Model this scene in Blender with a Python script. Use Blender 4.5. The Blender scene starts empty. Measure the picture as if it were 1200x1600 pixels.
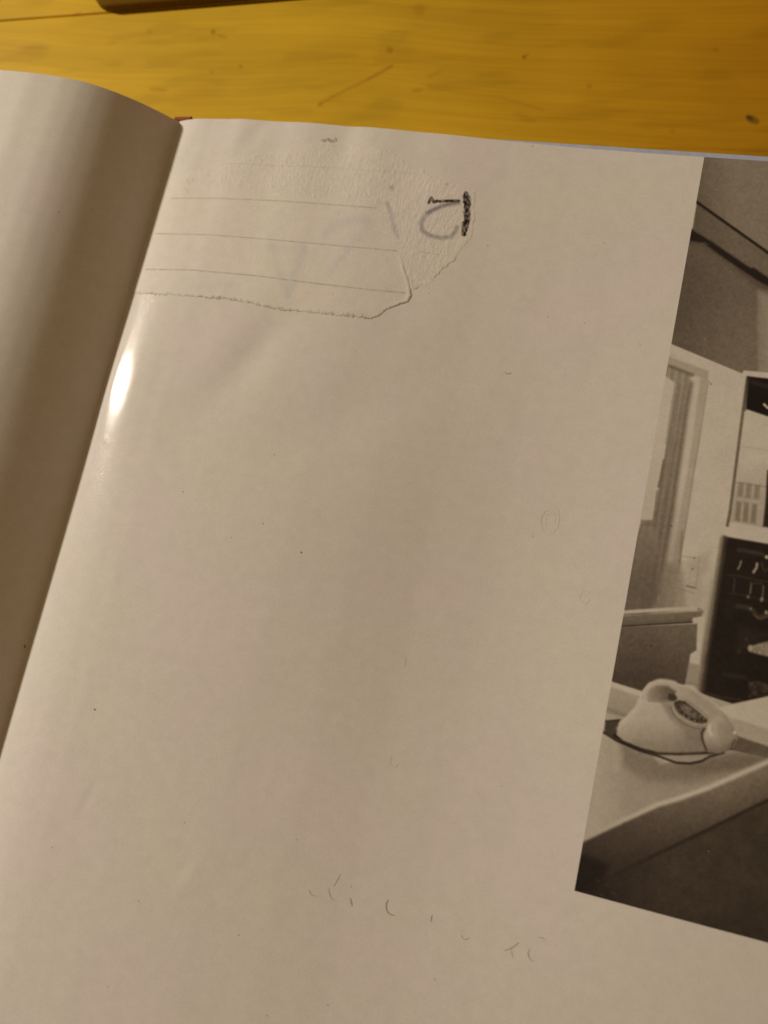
import bpy, math, random
import numpy as np
from mathutils import Matrix

random.seed(7)
S = 0.001                       # everything below is written in millimetres
C = bpy.context.scene.collection
scn = bpy.context.scene

# ------------------------------------------------------------------ camera
LENS_PX = 1577.0                # focal length in pixels of the 1200 x 1600 photograph
def unit(v):
    v = np.array(v, float); return v / np.linalg.norm(v)
AX = unit([5540, -949, 1577])                       # page's left-to-right direction seen by the camera
AY = np.array([1843, 8140, -1577.]); AY = unit(AY - (AX @ AY / (AX @ AX)) * AX)
AZ = np.cross(AX, AY)
ROT = np.stack([AX, AY, AZ])                        # camera axes -> page axes
CAM = np.array([145.4696, -141.798, 223.5])         # camera position, mm, from the gutter's top end

cam_data = bpy.data.cameras.new('camera')
cam = bpy.data.objects.new('camera', cam_data); C.objects.link(cam)
m4 = np.eye(4); m4[:3, :3] = ROT; m4[:3, 3] = CAM * S
cam.matrix_world = Matrix(m4.tolist())
cam_data.sensor_fit = 'VERTICAL'; cam_data.sensor_height = 36
cam_data.lens = LENS_PX / 1600 * 36
cam_data.clip_start = 0.005; cam_data.clip_end = 50
cam_data.dof.use_dof = True
cam_data.dof.focus_distance = 0.238
cam_data.dof.aperture_fstop = 12.5
scn.camera = cam

# ------------------------------------------------------------------ light
world = bpy.data.worlds.new('World'); scn.world = world; world.use_nodes = True
bg = world.node_tree.nodes['Background']
bg.inputs[0].default_value = (1.0, 0.61, 0.29, 1); bg.inputs[1].default_value = 0.175

LAMP_DIR = unit([-0.80, 0.238, 0.54])
LAMP_AIM = np.array([4.5, -73, 1.2])
LAMP_DIST = 1100.0
ld = bpy.data.lights.new('room_lamp', 'AREA'); ld.shape = 'DISK'; ld.size = 0.060
ld.energy = 11.3; ld.color = (1.0, 0.88, 0.75)
lamp = bpy.data.objects.new('room_lamp', ld); C.objects.link(lamp)
lz = LAMP_DIR; lx = unit(np.cross([0, 0, 1], lz)); ly = np.cross(lz, lx)
l4 = np.eye(4); l4[:3, 0] = lx; l4[:3, 1] = ly; l4[:3, 2] = lz; l4[:3, 3] = (LAMP_AIM + LAMP_DIR * LAMP_DIST) * S
lamp.matrix_world = Matrix(l4.tolist())

scn.view_settings.view_transform = 'Standard'; scn.view_settings.look = 'None'
scn.view_settings.exposure = 0; scn.view_settings.gamma = 1
scn.view_settings.use_curve_mapping = False

# ------------------------------------------------------------------ helpers
def at(u, v, z=0.0):
    """point at height z (mm) that the photograph shows at pixel u, v"""
    d = ROT @ np.array([u - 600, 800 - v, -LENS_PX]); t = (z - CAM[2]) / d[2]
    return CAM + t * d

def to_photo(X, Y, Z):
    """photograph coordinates of page points, used to lay out the printed artwork"""
    d = np.stack([X - CAM[0], Y - CAM[1], Z - CAM[2]], -1) @ ROT
    k = -LENS_PX / d[..., 2]
    return 600 + d[..., 0] * k, 800 - d[..., 1] * k

def lin(c):
    c = np.asarray(c, float) / 255.
    return np.where(c <= 0.04045, c / 12.92, ((c + 0.055) / 1.055) ** 2.4)

def smooth(x): x = np.clip(x, 0, 1); return x * x * (3 - 2 * x)

def hashn(ix, iy, seed):
    with np.errstate(over='ignore'):
        n = (ix.astype(np.int64) * 374761393 + iy.astype(np.int64) * 668265263 + seed * 1442695041) & 0xffffffff
        n = ((n ^ (n >> 13)) * 1274126177) & 0xffffffff
        n = n ^ (n >> 16)
    return (n & 0xffff) / 65535.0

def noise(x, y, scale=1.0, seed=0, octaves=1):
    """smooth value noise in -1..1; scale is the size of a cell"""
    out = 0; amp = 1; tot = 0
    for o in range(octaves):
        u = x / scale * 2 ** o; v = y / scale * 2 ** o
        iu = np.floor(u); iv = np.floor(v); fu = smooth(u - iu); fv = smooth(v - iv)
        a = hashn(iu, iv, seed + o); b = hashn(iu + 1, iv, seed + o)
        c = hashn(iu, iv + 1, seed + o); d = hashn(iu + 1, iv + 1, seed + o)
        out = out + amp * ((a * (1 - fu) + b * fu) * (1 - fv) + (c * (1 - fu) + d * fu) * fv - 0.5) * 2
        tot += amp; amp *= 0.55
    return out / tot

def mesh_obj(name, verts, faces, mat, parent=None, shade=True, cols=None):
    me = bpy.data.meshes.new(name)
    verts = np.asarray(verts, np.float32) * S
    if isinstance(faces, np.ndarray):
        n = len(faces)
        me.vertices.add(len(verts)); me.vertices.foreach_set('co', verts.ravel())
        me.loops.add(n * 4); me.loops.foreach_set('vertex_index', faces.astype(np.int32).ravel())
        me.polygons.add(n); me.polygons.foreach_set('loop_start', np.arange(0, n * 4, 4, dtype=np.int32))
        me.update(calc_edges=True)
    else:
        me.from_pydata(verts.tolist(), [], faces); me.update()
    if shade: me.polygons.foreach_set('use_smooth', [True] * len(me.polygons))
    if cols is not None:
        a = me.color_attributes.new('tint', 'FLOAT_COLOR', 'POINT')
        rgba = np.ones((len(verts), 4), np.float32); rgba[:, :3] = cols
        a.data.foreach_set('color', rgba.ravel())
    me.materials.append(mat)
    o = bpy.data.objects.new(name, me); C.objects.link(o)
    if parent: o.parent = parent
    return o

def grid_faces(nx, ny, keep=None):
    i = np.arange(nx - 1)[None, :] + np.arange(ny - 1)[:, None] * nx
    f = np.stack([i, i + nx, i + nx + 1, i + 1], -1).reshape(-1, 4)      # rows run towards -Y
    if keep is not None: f = f[keep.reshape(-1)]
    return f

def thing(name, label, cat, group=None, loc=(0, 0, 0)):
    o = bpy.data.objects.new(name, None); C.objects.link(o)
    o.empty_display_size = 0.01
    o['label'] = label; o['category'] = cat
    if group: o['group'] = group
    return o

def material(name, rough=0.5, spec=0.5):
    m = bpy.data.materials.new(name); m.use_nodes = True
    nt = m.node_tree; b = nt.nodes['Principled BSDF']
    b.inputs['Roughness'].default_value = rough
    b.inputs['Specular IOR Level'].default_value = spec
    return m, nt, b

def nd(nt, kind, **kw):
    n = nt.nodes.new(kind)
    for k, v in kw.items():
        if k in n.inputs: n.inputs[k].default_value = v
        else: setattr(n, k, v)
    return n

PAPER = np.array([0.76, 0.735, 0.70])
PAPER_SEEN = lin([174, 157, 133])
def seen(rgb):
    """base colour of a mark that looks rgb next to paper that looks PAPER_SEEN"""
    return lin(rgb) / PAPER_SEEN * PAPER

# ------------------------------------------------------------------ materials
def paper_material(name, rough, spec, bump=0.05, tint=False, grain=1.0, seed=0.0):
    m, nt, b = material(name, rough, spec)
    tc = nd(nt, 'ShaderNodeTexCoord')
    mp = nd(nt, 'ShaderNodeMapping'); mp.inputs['Scale'].default_value = (1000, 1000, 1000)
    mp.inputs['Location'].default_value = (seed, seed, 0)
    nt.links.new(tc.outputs['Object'], mp.inputs['Vector'])
    big = nd(nt, 'ShaderNodeTexNoise', Scale=0.028, Detail=3.0)
    mid = nd(nt, 'ShaderNodeTexNoise', Scale=0.35, Detail=4.0)
    fine = nd(nt, 'ShaderNodeTexNoise', Scale=1.9, Detail=5.0, Roughness=0.7)
    for n in (big, mid, fine): nt.links.new(mp.outputs['Vector'], n.inputs['Vector'])
    ramp = nd(nt, 'ShaderNodeValToRGB')
    ramp.color_ramp.elements[0].position = 0.36; ramp.color_ramp.elements[0].color = (1.0, 0.988, 0.99, 1)
    ramp.color_ramp.elements[1].position = 0.64; ramp.color_ramp.elements[1].color = (0.985, 0.998, 0.945, 1)
    nt.links.new(big.outputs['Fac'], ramp.inputs['Fac'])
    r2 = nd(nt, 'ShaderNodeMapRange'); r2.inputs['From Min'].default_value = 0.3; r2.inputs['From Max'].default_value = 0.7
    r2.inputs['To Min'].default_value = 1 - 0.035 * grain; r2.inputs['To Max'].default_value = 1 + 0.02 * grain
    nt.links.new(mid.outputs['Fac'], r2.inputs['Value'])
    r3 = nd(nt, 'ShaderNodeMapRange'); r3.inputs['From Min'].default_value = 0.3; r3.inputs['From Max'].default_value = 0.7
    r3.inputs['To Min'].default_value = 1 - 0.05 * grain; r3.inputs['To Max'].default_value = 1 + 0.05 * grain
    nt.links.new(fine.outputs['Fac'], r3.inputs['Value'])
    mu = nd(nt, 'ShaderNodeMath', operation='MULTIPLY')
    nt.links.new(r2.outputs[0], mu.inputs[0]); nt.links.new(r3.outputs[0], mu.inputs[1])
    v1 = nd(nt, 'ShaderNodeVectorMath', operation='SCALE'); nt.links.new(ramp.outputs['Color'], v1.inputs[0]); nt.links.new(mu.outputs[0], v1.inputs['Scale'])
    v2 = nd(nt, 'ShaderNodeVectorMath', operation='MULTIPLY'); nt.links.new(v1.outputs[0], v2.inputs[0])
    if tint:
        at_ = nd(nt, 'ShaderNodeAttribute', attribute_name='tint'); nt.links.new(at_.outputs['Color'], v2.inputs[1])
    else: v2.inputs[1].default_value = PAPER.tolist()
    nt.links.new(v2.outputs[0], b.inputs['Base Color'])
    bp = nd(nt, 'ShaderNodeBump'); bp.inputs['Strength'].default_value = bump; bp.inputs['Distance'].default_value = 0.0002
    fb = nd(nt, 'ShaderNodeTexNoise', Scale=2.6, Detail=4.0, Roughness=0.65); nt.links.new(mp.outputs['Vector'], fb.inputs['Vector'])
    nt.links.new(fb.outputs['Fac'], bp.inputs['Height']); nt.links.new(bp.outputs['Normal'], b.inputs['Normal'])
    return m

M_PAGE = paper_material('smooth_coated_page_paper', 0.115, 0.42, 0.135)
M_LEFT = paper_material('left_page_paper', 0.42, 0.30, 0.12, seed=41.0)
M_PRINT = paper_material('printed_page_ink', 0.50, 0.25, 0.08, tint=True, grain=1.1, seed=17.0)
M_TORN = paper_material('torn_matte_paper', 0.8, 0.15, 0.35, tint=True, grain=1.0, seed=9.0)
M_MARK = paper_material('pencil_and_ink_mark', 0.6, 0.2, 0.10, tint=True, grain=2.5, seed=3.0)

m, nt, b = material('page_block_edges', 0.75, 0.2); M_BLOCK = m
tc = nd(nt, 'ShaderNodeTexCoord'); mp = nd(nt, 'ShaderNodeMapping'); mp.inputs['Scale'].default_value = (30, 30, 9000)
nz = nd(nt, 'ShaderNodeTexNoise', Scale=1.0, Detail=3.0); rp = nd(nt, 'ShaderNodeValToRGB')
rp.color_ramp.elements[0].position = .3; rp.color_ramp.elements[0].color = (0.42, 0.42, 0.42, 1)
rp.color_ramp.elements[1].position = .7; rp.color_ramp.elements[1].color = (0.66, 0.66, 0.68, 1)
nt.links.new(tc.outputs['Object'], mp.inputs['Vector']); nt.links.new(mp.outputs[0], nz.inputs['Vector'])
nt.links.new(nz.outputs['Fac'], rp.inputs['Fac']); nt.links.new(rp.outputs['Color'], b.inputs['Base Color'])

m, nt, b = material('blue_grey_cover_board', 0.6, 0.3); M_BOARD = m
nz = nd(nt, 'ShaderNodeTexNoise', Scale=600.0, Detail=4.0); rp = nd(nt, 'ShaderNodeValToRGB')
rp.color_ramp.elements[0].color = (0.34, 0.40, 0.52, 1); rp.color_ramp.elements[1].color = (0.50, 0.57, 0.72, 1)
tc = nd(nt, 'ShaderNodeTexCoord'); nt.links.new(tc.outputs['Object'], nz.inputs['Vector'])
nt.links.new(nz.outputs['Fac'], rp.inputs['Fac']); nt.links.new(rp.outputs['Color'], b.inputs['Base Color'])

m, nt, b = material('red_brown_headband_cloth', 0.8, 0.2); M_BAND = m
tc = nd(nt, 'ShaderNodeTexCoord'); wv = nd(nt, 'ShaderNodeTexWave', Scale=520.0, Distortion=2.0)
nt.links.new(tc.outputs['Object'], wv.inputs['Vector']); rp = nd(nt, 'ShaderNodeValToRGB')
rp.color_ramp.elements[0].color = (0.10, 0.035, 0.01, 1); rp.color_ramp.elements[1].color = (0.50, 0.12, 0.05, 1)
nt.links.new(wv.outputs['Fac'], rp.inputs['Fac']); nt.links.new(rp.outputs['Color'], b.inputs['Base Color'])

m, nt, b = material('dark_brown_matte', 0.9, 0.05); M_SLAB = m
nz = nd(nt, 'ShaderNodeTexNoise', Scale=900.0, Detail=5.0); tc = nd(nt, 'ShaderNodeTexCoord'); nt.links.new(tc.outputs['Object'], nz.inputs['Vector'])
rp = nd(nt, 'ShaderNodeValToRGB'); rp.color_ramp.elements[0].color = (0.125, 0.066, 0.004, 1); rp.color_ramp.elements[1].color = (0.165, 0.085, 0.006, 1)
nt.links.new(nz.outputs['Fac'], rp.inputs['Fac']); nt.links.new(rp.outputs['Color'], b.inputs['Base Color'])
bp = nd(nt, 'ShaderNodeBump'); bp.inputs['Strength'].default_value = .3; bp.inputs['Distance'].default_value = .0002
nt.links.new(nz.outputs['Fac'], bp.inputs['Height']); nt.links.new(bp.outputs['Normal'], b.inputs['Normal'])

def wood_material():
    m, nt, b = material('varnished_yellow_pine', 0.50, 0.15)
    tc = nd(nt, 'ShaderNodeTexCoord')
    inf = nd(nt, 'ShaderNodeObjectInfo')
    # slow bend of the grain, then noise stretched along the plank
    wob = nd(nt, 'ShaderNodeTexNoise', Scale=9.0, Detail=1.0); nt.links.new(tc.outputs['Object'], wob.inputs['Vector'])
    sc = nd(nt, 'ShaderNodeVectorMath', operation='SCALE'); sc.inputs['Scale'].default_value = 0.022
    nt.links.new(wob.outputs['Color'], sc.inputs[0])
    ad = nd(nt, 'ShaderNodeVectorMath', operation='ADD'); nt.links.new(tc.outputs['Object'], ad.inputs[0]); nt.links.new(sc.outputs[0], ad.inputs[1])
    of = nd(nt, 'ShaderNodeVectorMath', operation='ADD'); nt.links.new(ad.outputs[0], of.inputs[0]); nt.links.new(inf.outputs['Random'], of.inputs[1])
    def layer(sx, sy, scale, detail):
        mp = nd(nt, 'ShaderNodeMapping'); mp.inputs['Scale'].default_value = (sx, sy, 40)
        nt.links.new(of.outputs[0], mp.inputs['Vector'])
        n = nd(nt, 'ShaderNodeTexNoise', Scale=scale, Detail=detail); nt.links.new(mp.outputs[0], n.inputs['Vector']); return n
    g1 = layer(8, 230, 1.0, 5.0)      # growth bands
    g2 = layer(26, 980, 1.0, 5.0)     # fine fibres
    g3 = layer(22, 45, 1.0, 3.0)        # blotches
    r1 = nd(nt, 'ShaderNodeValToRGB')
    r1.color_ramp.elements[0].position = 0.12; r1.color_ramp.elements[0].color = (0.56, 0.345, 0.012, 1)
    r1.color_ramp.elements[1].position = 0.80; r1.color_ramp.elements[1].color = (0.68, 0.450, 0.024, 1)
    nt.links.new(g1.outputs['Fac'], r1.inputs['Fac'])
    mr = nd(nt, 'ShaderNodeMapRange'); mr.inputs['From Min'].default_value = .3; mr.inputs['From Max'].default_value = .7
    mr.inputs['To Min'].default_value = .93; mr.inputs['To Max'].default_value = 1.05; nt.links.new(g2.outputs['Fac'], mr.inputs['Value'])
    mr2 = nd(nt, 'ShaderNodeMapRange'); mr2.inputs['From Min'].default_value = .3; mr2.inputs['From Max'].default_value = .7
    mr2.inputs['To Min'].default_value = .88; mr2.inputs['To Max'].default_value = 1.08; nt.links.new(g3.outputs['Fac'], mr2.inputs['Value'])
    mu = nd(nt, 'ShaderNodeMath', operation='MULTIPLY'); nt.links.new(mr.outputs[0], mu.inputs[0]); nt.links.new(mr2.outputs[0], mu.inputs[1])
    v1 = nd(nt, 'ShaderNodeVectorMath', operation='SCALE'); nt.links.new(r1.outputs['Color'], v1.inputs[0]); nt.links.new(mu.outputs[0], v1.inputs['Scale'])
    at_ = nd(nt, 'ShaderNodeAttribute', attribute_name='tint')
    v2 = nd(nt, 'ShaderNodeVectorMath', operation='MULTIPLY'); nt.links.new(v1.outputs[0], v2.inputs[0]); nt.links.new(at_.outputs['Color'], v2.inputs[1])
    nt.links.new(v2.outputs[0], b.inputs['Base Color'])
    bp = nd(nt, 'ShaderNodeBump'); bp.inputs['Strength'].default_value = .15; bp.inputs['Distance'].default_value = .0002
    nt.links.new(g2.outputs['Fac'], bp.inputs['Height']); nt.links.new(bp.outputs['Normal'], b.inputs['Normal'])
    return m
M_WOOD = wood_material()

# ------------------------------------------------------------------ painting tools (artwork printed on or drawn on paper)
def poly_sd(U, V, pts):
    """signed distance to a polygon, positive inside"""
    pts = np.asarray(pts, float); d = np.full(U.shape, 1e9); ins = np.zeros(U.shape, bool)
    for i in range(len(pts)):
        x0, y0 = pts[i - 1]; x1, y1 = pts[i]
        ex, ey = x1 - x0, y1 - y0; L = ex * ex + ey * ey + 1e-12
        t = np.clip(((U - x0) * ex + (V - y0) * ey) / L, 0, 1)
        d = np.minimum(d, (U - x0 - t * ex) ** 2 + (V - y0 - t * ey) ** 2)
        if y0 != y1:
            c = ((y0 > V) != (y1 > V)) & (U < (x1 - x0) * (V - y0) / (y1 - y0) + x0); ins ^= c
    d = np.sqrt(d); return np.where(ins, d, -d)

def line_d(U, V, pts, w=None):
    pts = np.asarray(pts, float); d = np.full(U.shape, 1e9)
    for i in range(len(pts) - 1):
        x0, y0 = pts[i]; x1, y1 = pts[i + 1]; ex, ey = x1 - x0, y1 - y0; L = ex * ex + ey * ey + 1e-12
        t = np.clip(((U - x0) * ex + (V - y0) * ey) / L, 0, 1)
        d = np.minimum(d, np.hypot(U - x0 - t * ex, V - y0 - t * ey))
    return d

class Art:
    def __init__(s, U, V, T, soft=0.0): s.U, s.V, s.T, s.soft = U, V, T, soft
    def _box(s, pts, pad):
        p = np.asarray(pts, float)
        return (s.U > p[:, 0].min() - pad) & (s.U < p[:, 0].max() + pad) & (s.V > p[:, 1].min() - pad) & (s.V < p[:, 1].max() + pad)
    def _mix(s, k, a, tone):
        if callable(tone): tone = tone(s.U[k], s.V[k])
        if s.T.ndim == 2: a = a[:, None]
        s.T[k] = s.T[k] * (1 - a) + np.asarray(tone) * a
    def poly(s, pts, tone, blur=1.2, op=1.0):
        blur = blur + s.soft; k = s._box(pts, blur * 2)
        if k.any(): s._mix(k, smooth(poly_sd(s.U[k], s.V[k], pts) / (2 * blur) + 0.5) * op, tone)
    def line(s, pts, w, tone, blur=1.0, op=1.0):
        blur = blur + s.soft; k = s._box(pts, w + blur * 2)
        if k.any(): s._mix(k, smooth((w / 2 - line_d(s.U[k], s.V[k], pts)) / (2 * blur) + 0.5) * op, tone)
    def dot(s, x, y, r, tone, blur=1.0, op=1.0): s.line([(x, y), (x + .01, y)], 2 * r, tone, blur, op)
    def oval(s, x, y, rx, ry, ang, tone, blur=1.0, op=1.0):
        c, sn = math.cos(math.radians(ang)), math.sin(math.radians(ang))
        s.poly([(x + rx * math.cos(a) * c - ry * math.sin(a) * sn, y + rx * math.cos(a) * sn + ry * math.sin(a) * c)
                for a in np.linspace(0, 2 * math.pi, 25)[:-1]], tone, blur, op)

# ------------------------------------------------------------------ shape of the open pages (mm; X from the gutter, Y up the page)
def table_fn(pts, sig):
    xs = np.arange(0, 300, 0.1); p = np.array(pts)
    z = np.interp(xs, p[:, 0], p[:, 1])
    z2 = np.concatenate([2 * z[0] - z[1:401][::-1], z, np.full(400, z[-1])])
    k = np.exp(-0.5 * (np.arange(-60, 61) * 0.1 / sig) ** 2); k /= k.sum()
    zs = np.convolve(z2, k, 'same')[400:-400]; zs -= zs[0]
    for _ in range(1): pass
    return lambda x: np.interp(x, xs, zs)
R_PROF = table_fn([(0, 0), (1.5, .62), (3, 1.10), (4.2, 1.41), (5.5, 1.69), (7, 1.98), (9, 2.27), (13, 2.66), (20, 3.05), (28, 3.2), (36, 3.38), (46, 3.25), (60, 2.95), (77, 2.1), (93, 0.95), (109, .2), (124, -.2), (140, -.4), (165, -.6), (300, -2.0)], 0.7)
R_LOW = table_fn([(0, 0), (1.5, .62), (3, 1.17), (4.5, 1.62), (6, 1.99), (7.5, 2.32), (9, 2.61), (11, 2.95), (14, 3.30), (20, 3.62), (28, 3.62), (36, 3.56), (46, 3.35), (60, 2.95), (77, 2.1), (93, 0.95), (109, .2), (124, -.2), (140, -.4), (165, -.6), (300, -2.0)], 0.9)
L_PROF = table_fn([(0, 0), (1.2, .9), (3, 2.9), (5.3, 5.35), (8, 7.8), (10.7, 9.9), (14, 12.2), (18, 14.4), (22, 16.0), (26.5, 17.1), (35.5, 18.3), (45, 18.7), (60, 18.3), (90, 16.0), (150, 10), (300, 4)], 1.2)

def dent(X, Y, u, v, ang, ln, wd, amp):
    p = at(u, v); c, s_ = math.cos(math.radians(ang)), math.sin(math.radians(ang))
    dx, dy = X - p[0], Y - p[1]; a = dx * c + dy * s_; b_ = -dx * s_ + dy * c
    return amp * np.exp(-(a / ln) ** 2 - (b_ / wd) ** 2)

def z_right(X, Y):
    X = np.asarray(X, float); Y = np.asarray(Y, float)
    t = smooth((-Y - 12) / 45.); z = R_PROF(np.maximum(X, 0)) * (1 - t) + R_LOW(np.maximum(X, 0)) * t
    far = smooth((X - 2) / 10)
    # ripples under the glued scrap, dying out down the page
    z = z + far * np.exp(-(np.minimum(Y, 0) / 34.) ** 2) * (0.20 * np.sin(X * 0.33 + 0.9 + 0.02 * Y) + 0.10 * np.sin(X * 0.21 + 2.2)) * np.exp(-((X - 34) / 34.) ** 2)
    z = z + far * 0.22 * noise(X, Y, 44, 5, 2)
    z = z - 3.3 * np.exp(-((X - 112) / 38.) ** 2 - ((Y + 118) / 78.) ** 2)          # broad hollow, shape added to darken the middle of the page
    z = z + 0.85 * smooth(X / 4.) * np.exp(-((X - 5) / 13.) ** 2 - ((Y + 77) / 16.) ** 2)  # low swell by the gutter, added to shorten the gloss highlight
    z = z + 2.0 * smooth((X - 60) / 130.) * smooth((-Y - 110) / 80.)  # lower right tilted up, shape added to brighten it
    z = z + dent(X, Y, 405, 560, 62, 15, 5, -0.46) + dent(X, Y, 335, 560, 66, 20, 6, .16) + dent(X, Y, 640, 470, 80, 16, 6, -.22)
    z = z + dent(X, Y, 560, 640, 40, 26, 9, -0.36)
    z = z + dent(X, Y, 292, 1362, 66, 4, 1.1, -0.10) + dent(X, Y, 298, 1372, 70, 5, 2.6, 0.10)
    z = z + dent(X, Y, 148, 1250, 78, 3.5, 1.1, -0.07) + dent(X, Y, 395, 1335, 75, 3, 1.0, -0.05)
    z = z + dent(X, Y, 172, 692, -28, 1.6, 0.35, 0.05) * 1.0
    z = z + dent(X, Y, 545, 232, 85, 6, 2.6, -0.17) + dent(X, Y, 402, 222, 70, 7, 3, -0.22) + dent(X, Y, 302, 245, 75, 6, 2, -.12) + dent(X, Y, 604, 205, 85, 5, 2, -.12)
    return z

def z_left(X, Y):
    X = np.abs(np.asarray(X, float)); Y = np.asarray(Y, float)
    k = 1 + 0.0009 * np.clip(-Y, 0, 230)
    z = L_PROF(X / k)
    return z + smooth(X / 8) * 0.12 * noise(X, Y, 38, 11, 2)

PAGE_W, PAGE_H = 236.0, 300.0
BOARD_TOP = -4.0; TABLE_Z = -6.6

def axis(*spans):
    out = []
    for a, b_, st in spans: out += list(np.arange(a, b_ - 1e-6, st))
    return np.array(out + [spans[-1][1]])

# ------------------------------------------------------------------ table: planks of yellow pine
s0 = at(0, 32, TABLE_Z); s1 = at(160, 20, TABLE_Z)
TA = math.atan2(s1[1] - s0[1], s1[0] - s0[0])
table = thing('wooden_table', 'yellow varnished pine table top with fine grain under the open book', 'table')
ca, sa = math.cos(TA), math.sin(TA)
def plank(y0, y1, dense):
    if dense:
        xs = axis((-420, -20, 10), (-20, 250, .4), (250, 520, 10)); ys = axis((y0, y0 + .5, .25), (y0 + .5, y1 - .5, .5), (y1 - .5, y1, .25))
    else:
        xs = axis((-420, 520, 20)); ys = axis((y0, y0 + .5, .25), (y0 + .5, y1 - .5, (y1 - y0 - 1) / 8), (y1 - .5, y1, .25))
    ys = ys[::-1]
    gx, gy = np.meshgrid(xs, ys); gz = np.zeros_like(gx)
    e = np.minimum(gy - y0, y1 - gy)
    gz = TABLE_Z - 0.5 * np.clip(1 - e / .5, 0, 1) ** 2 * .8
    wx = s0[0] + gx * ca - gy * sa; wy = s0[1] + gx * sa + gy * ca
    cols = np.ones((gx.size, 3))
    if dense:
        U, V = to_photo(wx.ravel(), wy.ravel(), np.full(gx.size, TABLE_Z))
        a = Art(U, V, cols)
        dk = (.42, .36, .4)
        rd = (.72, .50, .45)
        a.oval(1176, 187, 11, 6, 25, (.40, .48, 1.6), 3.0, .9); a.oval(1171, 184, 6, 3.5, 30, (.18, .2, .8), 2, .8)
        a.dot(819, 89, 3, dk, 2, .8); a.dot(824, 86, 2, dk, 2, .5)
        a.line([(499, 163), (530, 146), (575, 124), (612, 104)], 4, rd, 2.5, .55); a.line([(575, 124), (612, 103)], 4, rd, 2, .5); a.dot(500, 163, 3, rd, 2, .7)
        a.dot(609, 78, 5, rd, 3, .6); a.dot(333, 50, 4, dk, 2.5, .55); a.oval(347, 57, 9, 2.5, 20, rd, 3, .5); a.dot(376, 104, 3.5, rd, 2.5, .6)
        a.dot(331, 113, 3, rd, 2.5, .4); a.oval(247, 140, 14, 3, 4, rd, 3, .5); a.dot(234, 49, 4, rd, 3, .35)
        a.oval(312, 148, 40, 14, -14, (.90, .85, .8), 12, .7); a.oval(50, 75, 25, 3, -5, (.88, .8, .8), 4, .6); a.oval(175, 67, 9, 2, -10, rd, 2.5, .35)
        a.dot(921, 135, 4, rd, 3, .45); a.dot(1118, 78, 4, rd, 3, .4); a.line([(670, 119), (688, 112)], 4, rd, 2.5, .4); a.oval(652, 141, 9, 3, -6, rd, 3, .5)
        a.line([(670, 136), (730, 146), (780, 152), (850, 172)], 3, rd, 3, .35); a.line([(980, 232), (1060, 232), (1200, 236)], 3, rd, 2, .5)
        a.oval(820, 184, 20, 5, 20, rd, 4, .25); a.dot(1051, 204, 4, rd, 3, .3); a.dot(655, 15, 9, (.85, .7, .6), 5, .5); a.line([(115, 23), (125, 20)], 3, rd, 1.5, .5)
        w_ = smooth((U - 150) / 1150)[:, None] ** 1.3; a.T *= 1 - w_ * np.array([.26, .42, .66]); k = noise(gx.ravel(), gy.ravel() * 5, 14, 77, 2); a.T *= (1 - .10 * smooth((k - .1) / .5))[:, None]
    V_ = np.stack([wx, wy, gz], -1).reshape(-1, 3)
    nx, ny = len(xs), len(ys); f = grid_faces(nx, ny)
    # sides and underside close the board
    top_n = len(V_); idx = np.arange(nx * ny).reshape(ny, nx)
    ring = np.concatenate([idx[0], idx[1:, -1], idx[-1, :-1][::-1], idx[1:-1, 0][::-1]])
    low = V_[ring].copy(); low[:, 2] = TABLE_Z - 28
    V2 = np.concatenate([V_, low]); n = len(ring); j = np.arange(n); jn = (j + 1) % n
    side = np.stack([ring[j], ring[jn], top_n + jn, top_n + j], -1)
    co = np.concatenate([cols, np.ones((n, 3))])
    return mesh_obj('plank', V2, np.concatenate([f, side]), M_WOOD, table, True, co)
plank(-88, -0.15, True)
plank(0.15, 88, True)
for k in (-3, -2, 1): plank(k * 88.3 - (0 if k < 0 else -0.15) + 0.0, (k + 1) * 88.3 - 0.45, False)
plank(-4 * 88.3, -3 * 88.3 - .45, False)

# ------------------------------------------------------------------ flat dark brown rounded shape at the far side of the table
def case():
    p0 = at(166, 21, TABLE_Z); p1 = at(405, 1, TABLE_Z)
    a = math.atan2(p1[1] - p0[1], p1[0] - p0[0]); c, s_ = math.cos(a), math.sin(a)
    W, D, H, R = 150.0, 62.0, 3.2, 6.5
    org = at(147, 21, TABLE_Z + 0.5)
    out = []
    for cx, cy, st in ((R, R, 180), (W - R, R, 270), (W - R, D - R, 0), (R, D - R, 90)):
        for i in range(9):
            t = math.radians(st + i * 11.25); out.append((cx, cy, math.cos(t), math.sin(t)))
    rings = []; lev = [(0, .5), (.5, 0), (H - .9, 0), (H - .25, .27), (H, .95)]
    V_ = []
    for z, ins in lev:
        for cx, cy, dx, dy in out:
            x, y = cx + dx * (R - ins), cy + dy * (R - ins)
            V_.append((org[0] + x * c - y * s_, org[1] + x * s_ + y * c, TABLE_Z + 0.02 + z))
    n = len(out); F = []
    for l in range(len(lev) - 1):
        for i in range(n): F.append((l * n + i, l * n + (i + 1) % n, (l + 1) * n + (i + 1) % n, (l + 1) * n + i))
    F.append(tuple(range((len(lev) - 1) * n, len(lev) * n))); F.append(tuple(range(n))[::-1])
    o = mesh_obj('brown_slab', V_, F, M_SLAB, None, True)
    o['label'] = 'flat dark brown object with a rounded corner lying on the table behind the open book'; o['category'] = 'case'
case()

# ------------------------------------------------------------------ the open book
book = thing('open_book', 'open book with a mostly blank page, torn ruled paper scrap and black and white photograph', 'book')

def sheet(name, xs, ys, zf, mat, parent, lift=0.0, cols=None, flip=False):
    gx, gy = np.meshgrid(xs, ys); gz = zf(gx, gy) + lift
    V_ = np.stack([gx, gy, gz], -1).reshape(-1, 3)
    return mesh_obj(name, V_, grid_faces(len(xs), len(ys)), mat, parent, True, cols)

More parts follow.
